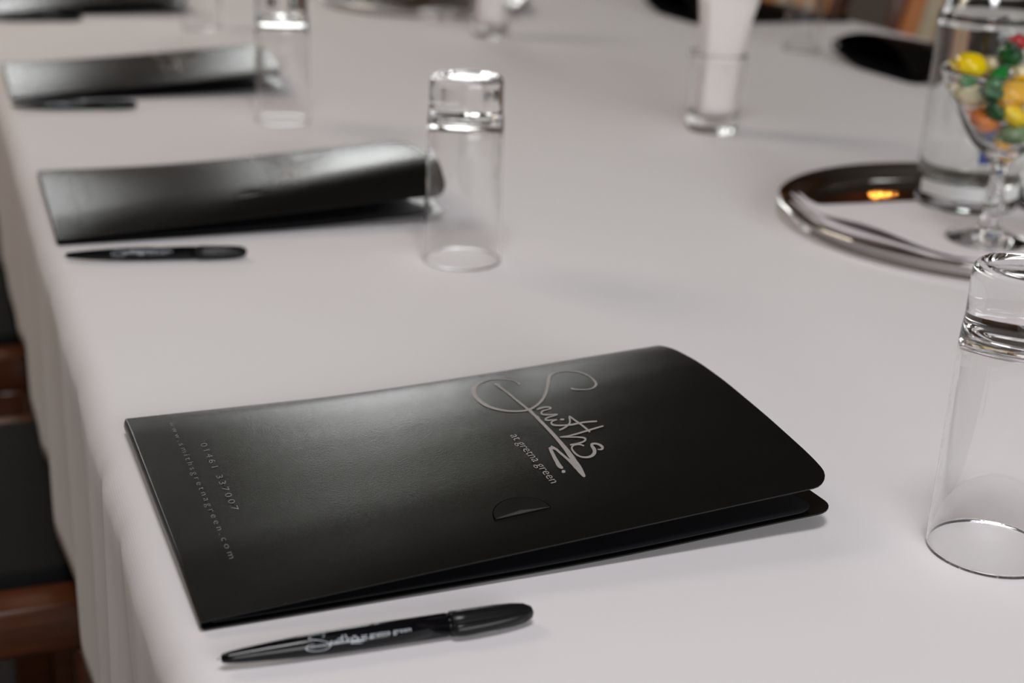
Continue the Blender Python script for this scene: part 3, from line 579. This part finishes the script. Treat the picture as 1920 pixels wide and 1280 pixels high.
SW = [('yellow', -.0355, .152, .000, .0125, 1.1, (.3, .1, .2), 'round yellow sweet perched highest on the left of the heap'),
      ('darkgreen', -.0040, .160, .004, .0110, 1.25, (.9, .5, 1.2), 'green wrapped sweet at the very top of the heap'),
      ('green', -.0160, .1440, -.010, .0070, 2.0, (.2, -.7, .3), 'thin green sweet slanting below the topmost green one'),
      ('red', .0060, .1705, .016, .0070, 1.1, (.4, .2, .1), 'small red sweet peeping over the top of the heap'),
      ('cream', -.0345, .1300, -.004, .0118, 1.25, (.1, .3, -.5), 'pale cream sweet pressed against the left side of the bowl'),
      ('green', -.0380, .1405, -.008, .0058, 1.7, (0, .1, .4), 'small green sweet at the left rim under the yellow one'),
      ('darkgreen', -.0205, .1345, -.024, .0078, 1.9, (.1, .2, .2), 'dark green sweet across the front of the heap'),
      ('amber', .0000, .1360, -.018, .0125, 1.55, (.2, -.35, .25), 'amber yellow sweet in the middle of the heap'),
      ('darkgreen', -.0165, .1200, -.022, .0090, 1.15, (.4, .6, .3), 'dark green sweet showing through the front of the bowl'),
      ('orange', -.0215, .1105, -.012, .0105, 1.3, (.2, .4, .1), 'orange sweet low in the left of the bowl'),
      ('yellow', -.0025, .1175, -.024, .0090, 1.4, (.3, .5, -.3), 'bright yellow sweet in the front of the bowl'),
      ('cream', .0120, .1185, -.014, .0110, 1.25, (.5, .1, .6), 'cream sweet right of the bright yellow one'),
      ('sage', .0050, .1030, -.018, .0108, 1.75, (.05, -.15, .1), 'long sage green sweet across the lower bowl'),
      ('amber', -.0010, .0900, -.003, .0085, 1.15, (1.2, .9, .3), 'amber sweet at the bottom of the bowl'),
      ('yellow', .0240, .1380, -.014, .0110, 1.3, (.2, .3, 1.0), 'yellow sweet on the right of the heap by the picture edge'),
      ('cream', .0080, .1470, -.002, .0095, 1.3, (.6, .2, .4), 'cream sweet under the topmost green one'),
      ('orange', .0290, .1230, .004, .0100, 1.2, (.1, .6, .9), 'orange sweet against the right side of the bowl'),
      ('cream', -.0100, .1480, .016, .0100, 1.3, (.1, .5, .2), 'cream sweet at the back of the heap'),
      ('sage', .0150, .1300, .022, .0110, 1.2, (.5, .5, 1.2), 'sage green sweet at the back of the bowl'),
      ('amber', -.0120, .1220, .018, .0110, 1.2, (.3, .2, .8), 'amber sweet at the back left of the bowl')]
for i, (cn, a, z, dpt, r, el, rot, lab) in enumerate(SW):
    s = thing('wrapped_sweet', lab, 'sweet', (0, 0, 0), 0, 'wrapped sweets in the cocktail glass')
    P = Vector((GP[0], GP[1], T0+z+NT-.006))+RD*a+FD*dpt
    s.location = P; s.rotation_euler = rot
    link('sweet_body', sweet_body(i*3.1, r, el), M['sweet_'+cn], s)
    for sg in (-1, 1):
        v, f = wrapper_end(sg, r*.55, el*1.7, i); o = mesh('wrapper_twist', v, f, M['wrap_'+cn], s)

# ---------------------------------------------------------------- chairs
def make_chair(label, x, yc, rz):
    """seat 0.45 high; local +x is towards the table, origin at the seat's centre on the floor"""
    c = thing('dining_chair', label, 'chair', (x, yc, -T0), rz, 'dark wooden dining chairs around the table')
    hw, hd, zt, rt = .205, .21, .462, .045
    for sg in (-1, 1):
        boxobj('side_rail', (-hd, hd+.0, sg*hw-(.04 if sg > 0 else 0), sg*hw+(0 if sg > 0 else .04), zt-rt, zt), M['chairwood'], c, .005, True)
        boxobj('leg', (hd-.042, hd, sg*hw-(.040 if sg > 0 else 0), sg*hw+(0 if sg > 0 else .040), 0, zt-rt), M['chairwood'], c, .004, True)
        boxobj('leg', (-hd, -hd+.04, sg*hw-(.040 if sg > 0 else 0), sg*hw+(0 if sg > 0 else .040), 0, zt-rt), M['chairwood'], c, .004, True)
        # raked back post
        bm = bmesh.new(); ya, yb = sg*hw-(.036 if sg > 0 else 0), sg*hw+(0 if sg > 0 else .036)
        box(bm, -hd, -hd+.036, ya, yb, zt, .90, .004)
        for q in bm.verts: q.co.x -= .10*max(0, q.co.z-zt)/.42
        me = bpy.data.meshes.new('back_post'); bm.to_mesh(me); bm.free(); link('back_post', me, M['chairwood'], c)
    boxobj('front_rail', (hd-.04, hd, -hw+.04, hw-.04, zt-rt, zt-.004), M['chairwood'], c, .004, True)
    boxobj('rear_rail', (-hd, -hd+.04, -hw+.04, hw-.04, zt-rt, zt-.004), M['chairwood'], c, .004, True)
    bm = bmesh.new(); box(bm, -hd+.041, hd-.006, -hw+.041, hw-.041, zt-.03, zt+.012, .008)
    me = bpy.data.meshes.new('seat'); bm.to_mesh(me); bm.free(); link('seat', me, M['seat'], c)
    for z_ in (.60, .875):
        dx = -.10*(z_-zt)/.42
        boxobj('back_rail', (-hd+.004+dx, -hd+.030+dx, -hw+.036, hw-.036, z_-.025, z_+.025), M['chairwood'], c, .004, True)
    n = 5; span = 2*(hw-.036); wd = span/n
    for k in range(n):
        y0 = -hw+.036+wd*k+.004; bm = bmesh.new(); box(bm, -hd+.010, -hd+.022, y0, y0+wd-.008, .62, .855, .002)
        for q in bm.verts: q.co.x -= .10*(q.co.z-zt)/.42
        me = bpy.data.meshes.new('back_slat'); bm.to_mesh(me); bm.free()
        o = link('back_slat', me, M['slat_pale' if k % 2 else 'slat'], c, False)
        if k % 2: o['label'] = 'pale cream slat'
    return c
ch = make_chair('black-seated wooden chair tucked under the near side, large at the lower left corner', -.100, 1.292, 0)
def cclone(label, x, y, rz):
    c = copy_tree(ch); c.location = (x, y, 0); c.rotation_euler = (0, 0, rz); c['label'] = label
cclone('black-seated wooden chair at the left edge, one place beyond the corner chair', -.135, 1.885, 0)
cclone('wooden chair with caramel and cream back slats, across the table left of the water bottle', 1.83, 2.66, PI)
cclone('wooden chair across the table hidden mostly behind the water bottle', 1.90, 1.98, PI)
cclone('wooden chair across the table, furthest back above the far folder', 1.86, 3.32, PI)

# ---------------------------------------------------------------- wall lamps reflected in the tray
for i, (lx, lz) in enumerate(((3.78, 1.83),)):
    wl = thing('wall_lamp', 'brass wall lamp with four small warm bulbs near the corner of the far wall', 'lamp', (lx, WY-.01, lz-T0), 0)
    boxobj('backplate', (-.05, .05, -.01, .008, -.09, .09), M['shade'], wl, .004)
    for k, (bx, bz) in enumerate(((-.045, .045), (.004, .040), (.045, .030), (-.018, -.020))):
        boxobj('arm', (min(bx, 0)-.005, max(bx, 0)+.005, -.052, -.012, bz-.026, bz-.018), M['shade'], wl, .002)
        o = lathe('bulb', [(0, 0), (.003, .001), (.0055, .005), (.0065, .011), (.005, .017), (.002, .021), (0, .022)], M['bulb'], wl, 20); o.location = (bx, -.056, bz-.02)
